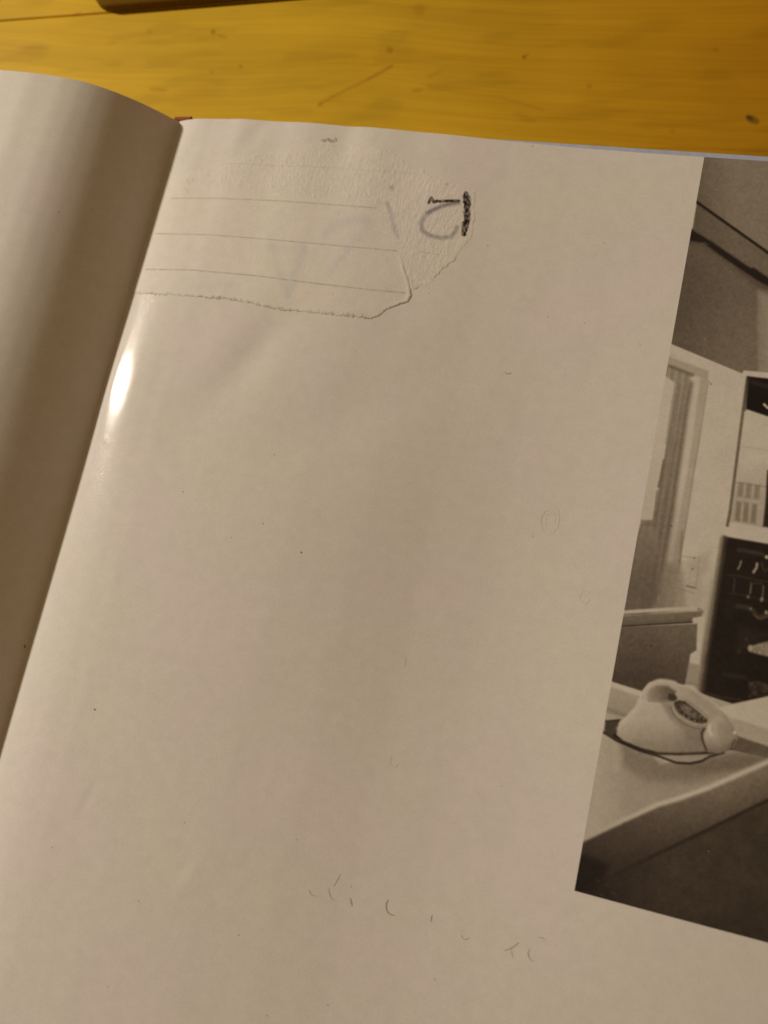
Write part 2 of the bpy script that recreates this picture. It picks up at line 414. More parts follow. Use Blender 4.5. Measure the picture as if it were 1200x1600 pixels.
ys_page = -axis((0, 4, .4), (4, 230, 1.0), (230, PAGE_H, 3.0))
right_page = sheet('page', axis((0, 14, .25), (14, 40, .5), (40, PAGE_W, 1.0)), ys_page, z_right, M_PAGE, book)
right_page['label'] = 'right page, almost blank, with a glued paper scrap and a printed photograph'
left_page = sheet('page', -axis((0, 60, .4), (60, PAGE_W, 1.5))[::-1], ys_page, z_left, M_LEFT, book)
left_page['label'] = 'blank left page curving up steeply from the gutter'

def block(xs, ys, zf):
    gx, gy = np.meshgrid(xs, ys); gz = zf(gx, gy) - 0.14
    gx = np.where(gx > 0, np.minimum(gx, PAGE_W - .3), np.maximum(gx, -PAGE_W + .3)); gy = np.clip(gy, -PAGE_H + .3, -.3)
    T = np.stack([gx, gy, gz], -1).reshape(-1, 3); nx, ny = len(xs), len(ys)
    idx = np.arange(nx * ny).reshape(ny, nx)
    ring = np.concatenate([idx[0], idx[1:, -1], idx[-1, :-1][::-1], idx[1:-1, 0][::-1]])
    low = T[ring].copy(); low[:, 2] = BOARD_TOP + .03
    n = len(ring); j = np.arange(n); jn = (j + 1) % n; tn = len(T)
    side = np.stack([ring[j], ring[jn], tn + jn, tn + j], -1)
    return mesh_obj('page_block', np.concatenate([T, low]), np.concatenate([grid_faces(nx, ny), side]), M_BLOCK, book)
block(axis((0.02, 20, 1.0), (20, PAGE_W, 4.0)), -axis((0, 4, 1), (4, PAGE_H, 4.0)), z_right)
block(-axis((0.02, 60, 1.0), (60, PAGE_W, 4.0))[::-1], -axis((0, 4, 1), (4, PAGE_H, 4.0)), z_left)

def board(x0, x1, y0, y1, z0, z1, name, mat, r=.5):
    V_ = []; lev = [(z0, r * .6), (z0 + r * .6, 0), (z1 - r * .6, 0), (z1, r * .6)]
    for z, i in lev: V_ += [(x0 + i, y0 + i, z), (x1 - i, y0 + i, z), (x1 - i, y1 - i, z), (x0 + i, y1 - i, z)]
    F = []
    for l in range(3):
        for i in range(4): F.append((l * 4 + i, l * 4 + (i + 1) % 4, l * 4 + 4 + (i + 1) % 4, l * 4 + 4 + i))
    F += [(12, 13, 14, 15), (3, 2, 1, 0)]
    return mesh_obj(name, V_, F, mat, book, False)
yb = at(1150, 240.5, BOARD_TOP)[1]
board(6, PAGE_W + 3, -PAGE_H - 3, yb, TABLE_Z + .02, BOARD_TOP, 'cover_board', M_BOARD)
board(-PAGE_W - 3, -6, -PAGE_H - 3, yb - 1.2, TABLE_Z + .02, BOARD_TOP, 'cover_board', M_BOARD)
board(-5.5, 5.5, -PAGE_H - 2, -0.6, TABLE_Z + .03, BOARD_TOP - .2, 'spine', M_BAND)

def headband():
    V_, F = [], []; n = 10; xs = np.linspace(-1.6, 3.6, 14)
    for x in xs:
        for i in range(n):
            t = 2 * math.pi * i / n; rr = 0.75 * (1 + .12 * math.sin(x * 9))
            V_.append((x, 0.75 + rr * math.cos(t), -0.25 + 0.10 * max(x, -1) + rr * math.sin(t)))
    for k in range(len(xs) - 1):
        for i in range(n): F.append((k * n + i, k * n + (i + 1) % n, (k + 1) * n + (i + 1) % n, (k + 1) * n + i))
    F.append(tuple(range(n))[::-1]); F.append(tuple(range((len(xs) - 1) * n, len(xs) * n)))
    return mesh_obj('headband', V_, F, M_BAND, book)
headband()

# ------------------------------------------------------------------ printed black and white photograph (flat ink on the right page)
xs = axis((139.2, 181, .16), (181, PAGE_W - .05, .6)); ys = -axis((0.02, 169.5, .16))
gx, gy = np.meshgrid(xs, ys)
U, V = to_photo(gx.ravel(), gy.ravel(), z_right(gx, gy).ravel())
T = np.full(U.shape, 160.0)
A = Art(U, V, T, 0.55)
E_ = 1800
lerp = lambda a, b_, t: a + (b_ - a) * np.clip(t, 0, 1)
# room: ceiling, cornice, wall
A.poly([(1000, 200), (E_, 200), (E_, 820), (1089, 316)], lambda u, v: lerp(88, 108, (u - 1090) / 60), 1.0)
A.poly([(1089, 316), (E_, 820), (E_, 860), (1082, 359)], lambda u, v: lerp(82, 92, (u - 1085) / 60), 1.0)
A.poly([(1060, 345), (1082, 359), (1200, 439), (E_, 845), (E_, 586), (1200, 583), (1162, 580), (1159, 583.4), (1053.5, 539.4), (1000, 516)], lambda u, v: lerp(78, 94, (u - 1060) / 90) + 4 * np.sin(v / 40), 1.0)
A.poly([(1183, 452), (E_, 452), (E_, 586), (1184, 582)], lambda u, v: lerp(112, 132, (u - 1184) / 25), 3, .95)
A.poly([(1080, 358), (1112, 378), (1169, 416), (1200, 433), (E_, 835), (E_, 900), (1200, 460), (1188, 452), (1140, 416), (1103, 386), (1078, 380)], 62, 6, .6)
A.poly([(1078, 357), (1112, 378), (1169, 417), (1173, 419), (1178, 419), (1200, 434), (E_, 835), (E_, 860), (1200, 447), (1188, 441), (1140, 409), (1112, 389), (1100, 380), (1078, 376)], 28, 2.0)
A.line([(1085, 313.2), (1200, 395), (E_, 822)], 4.2, 27, 1.4)
A.poly([(1091, 380), (1101, 378), (1108, 382), (1098, 386)], 80, 2, .6)
# light wall under it, door frame at the left
A.poly([(1040, 545), (1107, 581), (1104, 600), (1092, 690), (1075, 800), (1058, 905), (1052, 956), (950, 965)], lambda u, v: lerp(156, 128, (v - 780) / 150), 1.5)
A.poly([(1000, 540), (1051, 559), (1108, 580), (1106, 594), (1049, 573), (1000, 560)], 138, 1.6)
A.poly([(1094, 590), (1107, 592), (1101, 625), (1092, 690), (1083, 745), (1075, 800), (1062, 880), (1050, 880), (1062, 800), (1072, 745), (1081, 690), (1089, 625)], lambda u, v: lerp(142, 128, (v - 780) / 100), 2)
A.poly([(1081, 590), (1094, 592), (1089, 625), (1081, 690), (1072, 745), (1062, 800), (1050, 880), (1041, 880), (1053, 800), (1061, 745), (1068, 690), (1076, 625)], lambda u, v: lerp(158, 136, (v - 760) / 120), 2)
A.poly([(1030, 570), (1049, 573), (1080, 584), (1078, 610), (1073, 640), (1066, 690), (1058, 745), (1051, 800), (1040, 862), (1026, 940), (1010, 960), (960, 960), (1003, 813), (1020, 813), (1032, 746), (1043, 680), (1056, 600), (1020, 590)], lambda u, v: lerp(122, 100, (v - 590) / 250) + 7 * np.sin((u + (v - 600) * .165) * .55), 1.6)
A.line([(1080, 600), (1073, 640), (1066, 690), (1058, 745), (1050, 805), (1042, 850), (1030, 925)], 7, 90, 4, .75)
A.line([(1046, 572), (1082, 586)], 5, 92, 2.2, .9)
A.line([(1063, 600), (1050, 690), (1035, 795), (1020, 900)], 2, 92, 1.4, .5)
A.poly([(1000, 560), (1046, 592), (1055, 598), (1048, 640), (1043, 680), (1036, 723), (1031, 746), (1024, 790), (1020, 812), (990, 813)], lambda u, v: lerp(160, 152, (v - 640) / 170), 1.2)
A.line([(1055, 598), (1048, 640), (1040, 694)], 1.4, 108, 1, .7); A.line([(1037, 720), (1032, 748), (1029, 760)], 3.5, 84, 1.4, .8); A.line([(1027, 768), (1020, 820)], 2.6, 96, 1.3, .8)
A.line([(1003, 814), (1022, 814)], 3, 108, 1.2, .9); A.line([(1002, 820), (1022, 822)], 2, 98, 1.2, .8)
A.poly([(1003, 824), (1022, 824), (1030, 850), (1026, 945), (1015, 960), (960, 960)], lambda u, v: lerp(112, 84, (v - 824) / 90), 4, .85)
A.poly([(1040, 880), (1065, 880), (1078, 955), (1020, 958)], lambda u, v: lerp(102, 128, (u - 1030) / 50), 7, .8)
A.poly([(1070, 880), (1110, 860), (1108, 952), (1075, 955)], 141, 8, .7)
A.line([(1106, 600), (1101, 632), (1092, 692), (1083, 745), (1075, 800), (1065, 860), (1058, 905)], 2.2, 112, 1.5, .55)
A.line([(1066, 830), (1062, 880)], 3, 98, 2, .6)
A.line([(1050, 867), (1090, 872)], 1.6, 122, 1, .6); A.line([(1046, 893), (1070, 896)], 1.4, 105, 1, .5); A.line([(1045, 917), (1062, 920), (1084, 927)], 1.4, 108, 1, .6)
A.line([(1093, 870), (1090, 895), (1087, 918)], 1.4, 122, 1, .6); A.line([(1073, 915.5), (1087, 919)], 2, 84, 1, .8)
A.dot(1085, 872, 1.5, 96, 1, .8); A.dot(1082, 889, 1.5, 92, 1, .8)
for x_, y_, t_ in ((1063, 700, 70), (1051, 795, 100), (1049, 822, 66), (1108, 597, 90), (1111, 600, 80), (1053, 760, 70), (1101, 530, 130), (1079, 509, 60)): A.dot(x_, y_, 1.1, t_, .9, .8)
# strip of wall between door and cabinet
A.poly([(1096, 900), (1124, 880), (1112, 975), (1095, 1083), (1085, 1075)], lambda u, v: lerp(155, 128, (v - 900) / 170), 3, .9)
A.line([(1112, 905), (1102, 985), (1092, 1070)], 1.6, 124, 1.2, .5)
# rail and dark panel at the left
A.poly([(1083, 964), (1101, 962), (1093, 1040), (1070, 1036), (1074, 1022), (1086, 1015)], 156, 1.8)
A.poly([(1070, 1034), (1092, 1039), (1096, 1074), (1066, 1069)], 126, 2)
A.line([(1072, 1066), (1096, 1072)], 1.6, 105, 1, .5)
A.poly([(950, 981), (1089.5, 974.5), (1088, 1016), (1079, 1022), (1070, 1070), (1003, 1082), (940, 1060)], lambda u, v: lerp(82, 60, (v - 985) / 75) + lerp(0, 8, (u - 1010) / 60), 1.4)
A.poly([(950, 964), (1090, 955), (1098, 955), (1096, 963), (1083, 965.5), (1081, 971), (950, 980)], lambda u, v: lerp(98, 84, (v - 960) / 15), 1.3)
A.line([(950, 980), (1081, 972)], 2.6, 40, 1.2)
A.line([(950, 958), (1030, 953), (1086, 950), (1092, 951)], 5.5, 152, 1.3); A.line([(1092, 952), (1097, 956)], 5, 104, 1.8, .8)
# glazed cabinet: upper window
A.poly([(1162, 579), (1200, 582), (E_, 586), (E_, 840), (1200, 832), (1136, 818)], 160, 1.4)
A.poly([(1166, 640), (1200, 651), (1199, 740), (1196, 785), (1192, 824), (1137, 815), (1146, 745)], lambda u, v: lerp(160, 142, (v - 720) / 60), 1.4)
A.line([(1157, 697), (1205, 705)], 1.3, 142, 1, .8)
A.line([(1149, 754), (1200, 761)], 2.0, 118, 1.2, .7)
for x_ in (0, 12.5, 25.5):
    A.poly([(1154 + x_, 753 + x_ * .15), (1162.5 + x_, 754 + x_ * .15), (1160.5 + x_, 777 + x_ * .15), (1151.5 + x_, 776 + x_ * .15)], 112, 2.2, .85)
    A.poly([(1151 + x_ * .96, 783 + x_ * .15), (1158.5 + x_ * .96, 784 + x_ * .15), (1156 + x_ * .96, 815 + x_ * .15), (1148 + x_ * .96, 813 + x_ * .15)], 104, 2.2, .9)
A.poly([(1199, 735), (1300, 745), (1300, 836), (1192, 823), (1196, 785)], 38, 2)
A.poly([(1300, 745), (E_, 760), (E_, 850), (1300, 836)], 90, 4)
A.line([(1168, 590), (1160, 650), (1149, 735), (1140.6, 800), (1136.5, 821)], 4.6, 90, 1.3)
A.poly([(1168, 588), (1200, 591.5), (1400, 612), (1400, 700), (1200, 650.5), (1165.5, 639)], 19, 1.4)
A.line([(1176, 597), (1200, 604), (1230, 610)], 7, 42, 3, .8); A.line([(1169, 592), (1164, 640)], 4, 62, 2.4, .7)
A.line([(1194, 632), (1199, 637), (1208, 637)], 4, 150, 1.3)
# lower cabinet, dark, with glassware
A.poly([(1131, 838), (1200, 850), (E_, 900), (E_, 1010), (1200, 1089), (1145, 1100), (1094, 1084), (1104, 1020), (1113, 960), (1122, 900)], 27, 1.8)
A.line([(1131, 842), (1122, 900), (1113, 960), (1103, 1020), (1096, 1078)], 9, 72, 4.5, .8)
A.line([(1128, 842), (1119.5, 900), (1111, 960), (1101, 1020)], 3, 108, 2, .7)
A.line([(1104, 1083), (1125, 1089), (1160, 1094)], 2, 58, 1.4, .8)
A.line([(1155, 859), (1172, 862), (1192, 866)], 6, 58, 3, .8); A.dot(1198, 870.5, 3, 150, 1.4)
A.line([(1158, 877), (1156, 884), (1153, 889)], 2.6, 122, 1.2, .95); A.line([(1183, 881), (1182, 887), (1177.5, 894)], 4, 138, 1.5, .95)
A.line([(1190, 880), (1194, 892), (1200, 890)], 3, 62, 2, .7)
A.line([(1135, 898), (1160, 901), (1180, 906), (1205, 910)], 2.6, 46, 2, .8); A.line([(1148, 905), (1146, 925)], 2.6, 56, 1.4, .8)
A.line([(1174, 912), (1172, 927)], 2.6, 92, 1.3, .9); A.dot(1169, 932.5, 2.3, 130, 1.3); A.line([(1173, 911), (1190, 912)], 3, 54, 2, .8)
A.line([(1193, 916), (1191, 935)], 2.8, 86, 1.4, .9); A.dot(1190, 937, 2.8, 134, 1.5); A.line([(1140, 927), (1162, 930), (1192, 938), (1208, 940)], 2, 50, 1.6, .7)
A.line([(1152, 947), (1168, 949), (1176, 954), (1184, 964), (1192, 963), (1204, 960)], 7, 56, 3, .85); A.dot(1173, 951, 2, 100, 1.3, .9); A.dot(1197.5, 957, 3, 130, 1.6, .9)
A.line([(1178, 960), (1187, 967), (1200, 963)], 2, 84, 1.6, .8)
A.poly([(1155, 975), (1185, 985), (1205, 990), (1180, 1006), (1150, 1022)], 40, 7, .7); A.dot(1166, 999, 1.5, 74, 1, .8); A.dot(1155, 1018, 2.5, 58, 1.6, .7)
A.poly([(1168, 1013), (1170, 1008), (1176, 1008), (1188, 1005), (1200, 1002), (1218, 1004), (1222, 1028), (1200, 1026), (1183, 1022), (1170, 1018)], lambda u, v: 118 + 16 * noise(u, v, 3, 21), 1.8)
A.dot(1172.5, 1012.5, 3, 146, 2, .9)
A.poly([(1170, 1066), (1185, 1064), (1204, 1070), (1204, 1087), (1170, 1090)], lambda u, v: 50 + 20 * noise(u, v, 4, 31), 2.4, .9)
A.oval(1148, 1056, 20, 4, 8, 42, 3, .7); A.oval(1140, 950, 9, 14, 10, 36, 5, .6)
# desk behind: sheets of paper and shaded side
A.poly([(1093, 1083), (1145, 1101), (1200, 1090), (1300, 1068), (1300, 1180), (1100, 1140)], 140, 1.6)
A.poly([(1121, 1106), (1154, 1098.5), (1200, 1088), (1300, 1066), (1300, 1172), (1200, 1141), (1143, 1123), (1130, 1113)], 158, 1.4)
A.poly([(1146, 1122), (1200, 1140), (1300, 1172), (1300, 1200), (1200, 1167), (1150, 1151)], 142, 2.2)
A.poly([(1146, 1148), (1200, 1166), (1300, 1198), (1300, 1222), (1200, 1186), (1140, 1172)], 82, 1.8)
A.poly([(940, 1058), (959.5, 1066.5), (1004, 1080), (1000, 1090), (940, 1068)], 156, 1.5)
A.poly([(940, 1073), (957, 1074), (1000, 1088), (992, 1105), (975, 1122), (930, 1112)], lambda u, v: lerp(138, 124, (v - 1080) / 40), 1.8)
A.line([(945, 1106), (978, 1119)], 5, 104, 3, .7)
# desk top, its rounded front edge and the dark front
A.poly([(930, 1112), (975, 1120), (1030, 1195), (1140, 1172), (1200, 1186), (1300, 1222), (1300, 1150), (1200, 1192), (1107, 1232), (1029, 1257), (900, 1316)], lambda u, v: 131 + lerp(0, 14, (985 - u) / 50) - 12 * np.exp(-((u - 1040) / 40) ** 2 - ((v - 1205) / 22) ** 2), 1.5)
A.poly([(966, 1156), (1040, 1192), (1130, 1190), (1170, 1180), (1200, 1184), (1200, 1190), (1150, 1206), (1080, 1222), (1010, 1218), (972, 1195)], 104, 11, .8)
A.poly([(1060, 1192), (1150, 1176), (1200, 1184), (1160, 1200), (1100, 1208)], 92, 7, .7)
A.line([(962, 1160), (966, 1185), (964, 1202)], 12, 150, 6, .5)
A.poly([(905, 1316), (1029, 1258), (1107, 1232), (1200, 1191), (E_, 930), (E_, 1010), (1200, 1250), (928, 1381), (890, 1400)],
       lambda u, v: lerp(46, 98, (u - 905) / 230) * lerp(1.12, .78, (v - (1312 - (u - 914) * .42)) / 62), 2.2)
A.line([(905, 1314), (914.7, 1310), (971, 1283), (1029, 1257), (1060, 1248), (1107, 1231), (1150, 1212), (1200, 1190.5), (E_, 928)], 7.5, lambda u, v: lerp(144, 163, (u - 930) / 120), 3.4, .95)
A.poly([(880, 1400), (944, 1374), (1200, 1250), (E_, 1000), (E_, 1700), (1200, 1500)], lambda u, v: lerp(34, 56, (u - 920) / 120) - lerp(0, 8, (v - 1380) / 80) + 3 * noise(u, v, 16, 3), 2.2)
A.line([(925, 1383), (944, 1374), (1010, 1342), (1104, 1297), (1200, 1250), (E_, 1002)], 4.5, 28, 2.6, .9)
A.poly([(880, 1345), (914, 1335), (950, 1352), (940, 1376), (900, 1404), (880, 1400)], 24, 8, .85)
# telephone
zp = lambda L: [(980 + x_ / 6, 1040 + y_ / 6) for x_, y_ in L]
zq = lambda L: [(940 + x_ / 4.615, 900 + y_ / 4.615) for x_, y_ in L]
A.poly(zq([(30, 1045), (130, 1035), (125, 1180), (90, 1170), (18, 1125)]), 60, 1.6)
A.line(zq([(30, 1048), (130, 1038)]), 2, 36, 1.4, .9)
A.poly(zq([(380, 1285), (600, 1290), (800, 1285), (760, 1315), (640, 1345), (540, 1340)]), 130, 1.5)
A.line(zq([(18, 1130), (110, 1188), (280, 1262), (400, 1296), (540, 1347), (640, 1352), (720, 1335), (780, 1302), (880, 1275)]), 3.0, 26, 1.6)
body = zq([(105, 1150), (125, 1060), (175, 1018), (240, 960), (285, 890), (298, 822), (345, 768), (420, 745), (500, 755), (620, 800), (740, 860), (840, 948), (920, 1050), (972, 1130), (980, 1175), (955, 1220), (900, 1255), (780, 1275), (640, 1280), (500, 1275), (350, 1265), (250, 1235), (150, 1180)])
A.poly(body, lambda u, v: 149 - lerp(0, 34, (v - 1122) / 50) + lerp(0, 7, (1010 - u) / 40) - lerp(0, 14, (u - 1050) / 40), 1.2)
A.line(zq([(95, 1150), (150, 1195), (280, 1248), (400, 1278), (560, 1283), (700, 1278), (830, 1272), (930, 1240)]), 4.0, 24, 2.0)
A.poly(zq([(610, 1110), (740, 1100), (735, 1250), (600, 1265)]), 108, 5, .8)
A.poly(zp([(320, 350), (430, 340), (470, 480), (640, 590), (720, 610), (700, 690), (560, 620), (400, 500)]), 116, 4, .85)
A.poly(zp([(195, 330), (185, 270), (215, 215), (280, 185), (380, 190), (460, 240), (440, 275), (470, 330), (300, 338)]), lambda u, v: lerp(124, 84, (u - 1014) / 30), 3, .95)
A.poly(zp([(390, 262), (440, 262), (470, 300), (455, 335), (405, 330), (380, 300)]), 52, 1.8, .95)
A.line(zp([(200, 335), (280, 340), (400, 334)]), 1.8, 105, 1.4, .8)
A.line(zp([(140, 330), (200, 345), (280, 352)]), 2.5, 158, 1.6, .6)
dial = zp([(415, 375), (430, 340), (470, 315), (530, 325), (600, 370), (690, 440), (755, 500), (768, 535), (755, 565), (715, 576), (640, 570), (540, 535), (455, 465)])
A.poly(dial, 120, 1.2)
A.line(zp([(405, 390), (450, 480), (540, 552), (640, 590), (740, 588)]), 2.4, 92, 1.4, .8)
A.line(zp([(425, 380), (440, 430), (480, 470), (550, 515), (640, 550), (740, 548)]), 1.8, 150, 1.1, .7)
A.poly(zp([(440, 375), (450, 335), (490, 325), (540, 335), (610, 385), (690, 450), (750, 510), (745, 535), (700, 545), (640, 535), (560, 500), (480, 445)]), 66, 1.1)
A.poly(zp([(500, 385), (540, 365), (600, 395), (650, 450), (640, 495), (580, 475), (525, 440)]), 94, 1.8, .9)
for x_, y_ in ((480, 385), (490, 345), (515, 435), (550, 468), (605, 500), (655, 518), (700, 505), (738, 512), (610, 432), (540, 345), (455, 355)): A.dot(980 + x_ / 6, 1040 + y_ / 6, 2.0, 40, 1.0, .85)
for x_, y_ in ((530, 470), (580, 495), (635, 520), (720, 500), (690, 470), (560, 400)): A.dot(980 + x_ / 6, 1040 + y_ / 6, 1.1, 132, .8, .8)
A.poly(zp([(470, 290), (560, 300), (700, 390), (830, 470), (900, 560), (760, 560), (760, 500), (690, 440), (600, 370), (530, 322)]), lambda u, v: 138 + 0 * u, 1.6)
A.line(zp([(450, 175), (560, 200), (700, 270), (820, 360), (900, 450)]), 4, 154, 2.6, .7)
A.line(zp([(545, 322), (610, 362), (700, 430), (765, 492)]), 2.2, 112, 1.6, .7)
mouth = zp([(715, 660), (735, 605), (765, 540), (850, 470), (930, 500), (985, 570), (1030, 650), (1035, 690), (1000, 750), (930, 800), (850, 822), (760, 812), (730, 760)])
A.poly(mouth, lambda u, v: 146 - lerp(0, 36, (v - 1150) / 24) - lerp(0, 26, (u - 1122) / 26), 1.8)
A.line(zp([(772, 565), (768, 610), (790, 650)]), 4.5, 170, 2.6, .9)
A.line(zp([(722, 596), (700, 625), (702, 690), (720, 740), (742, 795)]), 3.2, 50, 1.4)
A.poly(zp([(560, 700), (690, 690), (735, 800), (600, 815), (300, 812), (60, 735), (60, 690), (300, 750)]), 116, 4, .6)
A.line(zp([(765, 800), (860, 812), (940, 790), (1000, 735)]), 4, 104, 2.4, .7)
A.poly(zp([(845, 520), (930, 560), (985, 640), (960, 720), (880, 740), (850, 650)]), 122, 4, .55)
A.line(zp([(880, 430), (960, 540), (1010, 620)]), 2.2, 120, 1.6, .6)
A.dot(980 + 1008 / 6, 1040 + 628 / 6, 2.6, 172, 1.4, .95)
A.line(zp([(1010, 700), (980, 745)]), 3, 62, 1.6, .8)
A.line(zp([(150, 250), (200, 180), (280, 138), (360, 135), (450, 155)]), 4, 160, 2.4, .75)
A.line(zq([(115, 1100), (180, 1025), (250, 965), (290, 900)]), 5, 160, 3, .6)
A.dot(1017.6, 1009.3, 1.3, 30, .8, .8)
# worn light nicks along the printed bottom edge and print grain
for x_, y_ in ((932, 1375), (945, 1382), (938, 1397), (957, 1395), (1051, 1348), (1136, 1263)): A.line([(x_, y_), (x_ + 5, y_ + 2)], 1.0, 92, 1.0, .5)
g = noise(gx.ravel(), gy.ravel(), .34, 91) * .6 + noise(gx.ravel(), gy.ravel(), .9, 92) * .4
A.T += g * (3.5 + 4.0 * np.exp(-((A.T - 85) / 45) ** 2)) + 2.0 * noise(gx.ravel(), gy.ravel(), 9, 93, 2)
tr = np.array([0, 20, 60, 100, 130, 165, 175, 200])
rr = np.interp(A.T, tr, [0, 20, 60, 102, 133, 170, 179, 203]); gg = np.interp(A.T, tr, [0, 14, 48, 87, 118, 153, 162, 186]); bb = np.interp(A.T, tr, [0, 9, 35, 66, 94, 127, 137, 161])
cols = seen(np.stack([rr, gg, bb], -1))
gz = z_right(gx, gy) + 0.02
pr = mesh_obj('printed_photograph', np.stack([gx, gy, gz], -1).reshape(-1, 3), grid_faces(len(xs), len(ys)), M_PRINT, right_page, True, cols)
pr['label'] = 'black and white photograph of a rotary telephone on a desk beside a glass cabinet'
del gx, gy, gz, U, V, T

# ------------------------------------------------------------------ torn ruled scrap glued over the page
xs = axis((0.9, 93, .15)); ys = -axis((3.5, 66, .15))
gx, gy = np.meshgrid(xs, ys); base = z_right(gx, gy)
U, V = to_photo(gx.ravel(), gy.ravel(), base.ravel())
wob = 1.5 * noise(U, V, 7, 51, 3) + 1.5 * noise(U, V, 2.6, 52) * smooth((600 - U) / 40)
clean = [(150, 455), (205, 458), (250, 460), (300, 463), (345, 467), (390, 474), (440, 485), (500, 490), (545, 494), (578, 498), (590, 495), (604, 485), (620, 478), (638, 472), (643, 462), (640, 446), (634, 425), (628, 400), (620, 370), (602, 340), (590, 318), (400, 300), (285, 285), (262, 262), (200, 240)]
rough = [(200, 330), (262, 278), (330, 258), (360, 246), (420, 240), (500, 222), (560, 226), (610, 236), (650, 262), (690, 282), (722, 292), (743, 298), (743, 335), (738, 368), (722, 388), (712, 402), (700, 416), (688, 424), (676, 440), (660, 446), (640, 452), (610, 440), (560, 360), (400, 330)]
sc_ = poly_sd(U, V, clean) + wob; sr = poly_sd(U, V, rough) + wob * 1.4 + 3.2 * noise(U, V, 11, 57, 2)
inC = smooth(sc_ / 1.6 + .5); fade = smooth((U - 560) / 90)                    # the fibre layer thins out to nothing towards the top left
inR = smooth(sr / 2.2 + .5)
fib = noise(U + V * .3, V * .28, 2.2, 61, 3); fib2 = noise(U, V, 5.5, 64, 3)
thick = (.045 + .045 * smooth((V - 395) / 50)) * smooth((U - 150) / 110 - (300 - V) / 90)
h = np.maximum(inC * thick, inR * (.020 + .035 * fade)) + inR * (1 - inC) * (.029 * fib + .026 * fib2) * (.55 + .45 * smooth((U - 260) / 60)) + inC * .012 * noise(U, V, 14, 66, 2)
ridge = np.exp(-((sc_ - 3) / 3.) ** 2) * smooth((U - 605) / 20) * smooth((V - 390) / 30) * .06           # curled torn lip at the right end
h = h + ridge * inC
z = base.ravel() + np.where((sc_ > -1.2) | (sr > -1.6), h - .012, -.05)
cols = np.tile(PAPER * np.array([1.0, .995, .975]), (U.size, 1))
A = Art(U, V, cols)
ln = seen([118, 104, 84])
for pts, w, op in (([(268, 310), (340, 310), (440, 314), (520, 320), (588, 325)], 1.5, .62), ([(243, 365), (330, 367), (430, 375), (540, 385), (620, 392)], 1.5, .66),
                   ([(228, 421), (300, 422), (400, 431), (500, 444), (580, 453), (634, 458)], 1.6, .72), ([(350, 255), (420, 258), (520, 262), (640, 271)], 1.6, .22),
                   ([(636, 326), (700, 333)], 1.3, .18), ([(655, 393), (700, 400)], 1.3, .35)):
    k = A._box(pts, 4); a = smooth((w / 2 - line_d(U[k], V[k], pts)) / 2. + .5) * op * (0.8 + .3 * noise(U[k], V[k], 6, 71))
    A._mix(k, a, ln)
blue = seen([132, 126, 124])
for pts, w, op in (([(575, 343), (545, 345), (522, 352), (510, 366)], 13, .38), ([(543, 392), (530, 408), (514, 430)], 10, .42), ([(575, 350), (560, 372), (545, 385)], 13, .26),
                   ([(424, 386), (436, 425), (449, 460)], 13, .32), ([(474, 388), (462, 425), (450, 458)], 12, .34), ([(424, 388), (474, 390)], 12, .22), ([(340, 445), (372, 447)], 10, .26), ([(356, 448), (350, 464)], 9, .26),
                   ([(296, 436), (292, 452)], 12, .20), ([(300, 446), (330, 450)], 8, .16)):
    A.line(pts, w, blue, 6.0, op * .62 * (.7 + .3 * random.random()))
ink = seen([112, 106, 106])
A.dot(612, 294, 4, ink, 3.0, .50); A.line([(604, 318), (609, 326), (612, 336), (614, 350), (618, 362), (621, 370)], 6.0, ink, 3.2, .40)
A.line([(716, 317), (700, 319), (688, 323), (675, 329), (664, 338), (658, 349), (660, 361), (672, 368), (690, 372), (704, 370), (712, 362), (714, 355)], 6.5, seen([98, 90, 86]), 2.8, .66)
A.line([(716, 316), (698, 320), (684, 325), (668, 332)], 5, seen([84, 72, 62]), 2.6, .5)
k = A._box([(640, 300), (745, 380)], 5); A.T[k] = A.T[k] + (np.tile(PAPER * .97, (k.sum(), 1)) - A.T[k]) * (.35 * smooth((noise(U[k], V[k], 2.4, 89, 2) - .0) / .5))[:, None]
dark = seen([44, 28, 12])
k = A._box([(660, 300), (745, 375)], 5); brk = smooth(.66 + 1.1 * noise(U[k], V[k] * .7, 2.6, 81, 2))
A._mix(k, smooth((5.4 - line_d(U[k], V[k], [(728, 304), (730, 318), (729, 345), (725, 364)]) + 1.8 * noise(U[k], V[k], 4, 83)) / 2.4 + .4) * (.66 + .34 * brk), seen([30, 18, 7]))
A._mix(k, smooth((2.3 - line_d(U[k], V[k], [(683, 315), (700, 314), (717, 314)])) / 2.2 + .5) * (.7 + .3 * brk), dark)
A._mix(k, smooth((2.4 - line_d(U[k], V[k], [(670, 317), (674, 309), (678, 316), (682, 314)])) / 2.2 + .5) * (.7 + .3 * brk), dark)
A.dot(698, 288, 1.8, ln, 1.2, .6)
# grubby torn edges
edge = np.exp(-((sc_ - .4 + 1.4 * noise(U, V, 2.2, 95)) / 1.9) ** 2); dirt = smooth((noise(U, V, 5, 85, 3) + .55) / .9)
low = smooth((V - 448) / 8)
right = smooth((U - 570) / 12)
A.T[:] = A.T * (1 - (edge * low * (.25 + .75 * np.maximum(dirt * (.35 + .65 * smooth((noise(U, V, 2.4, 96) + .4) / .8)), right * .9)) * .55)[:, None]) + (edge * low * (.25 + .75 * np.maximum(dirt * (.35 + .65 * smooth((noise(U, V, 2.4, 96) + .4) / .8)), right * .9)) * .55)[:, None] * seen([88, 74, 46])
k2 = smooth((noise(U * 1.0, V * .35, 3.0, 87, 2) - .1) / .5) * np.exp(-((sc_ + 1.5) / 4.) ** 2) * low * smooth((U - 400) / 50) * (1 - right)
A.T[:] = A.T * (1 - .35 * k2[:, None]) + .35 * k2[:, None] * seen([96, 82, 52])
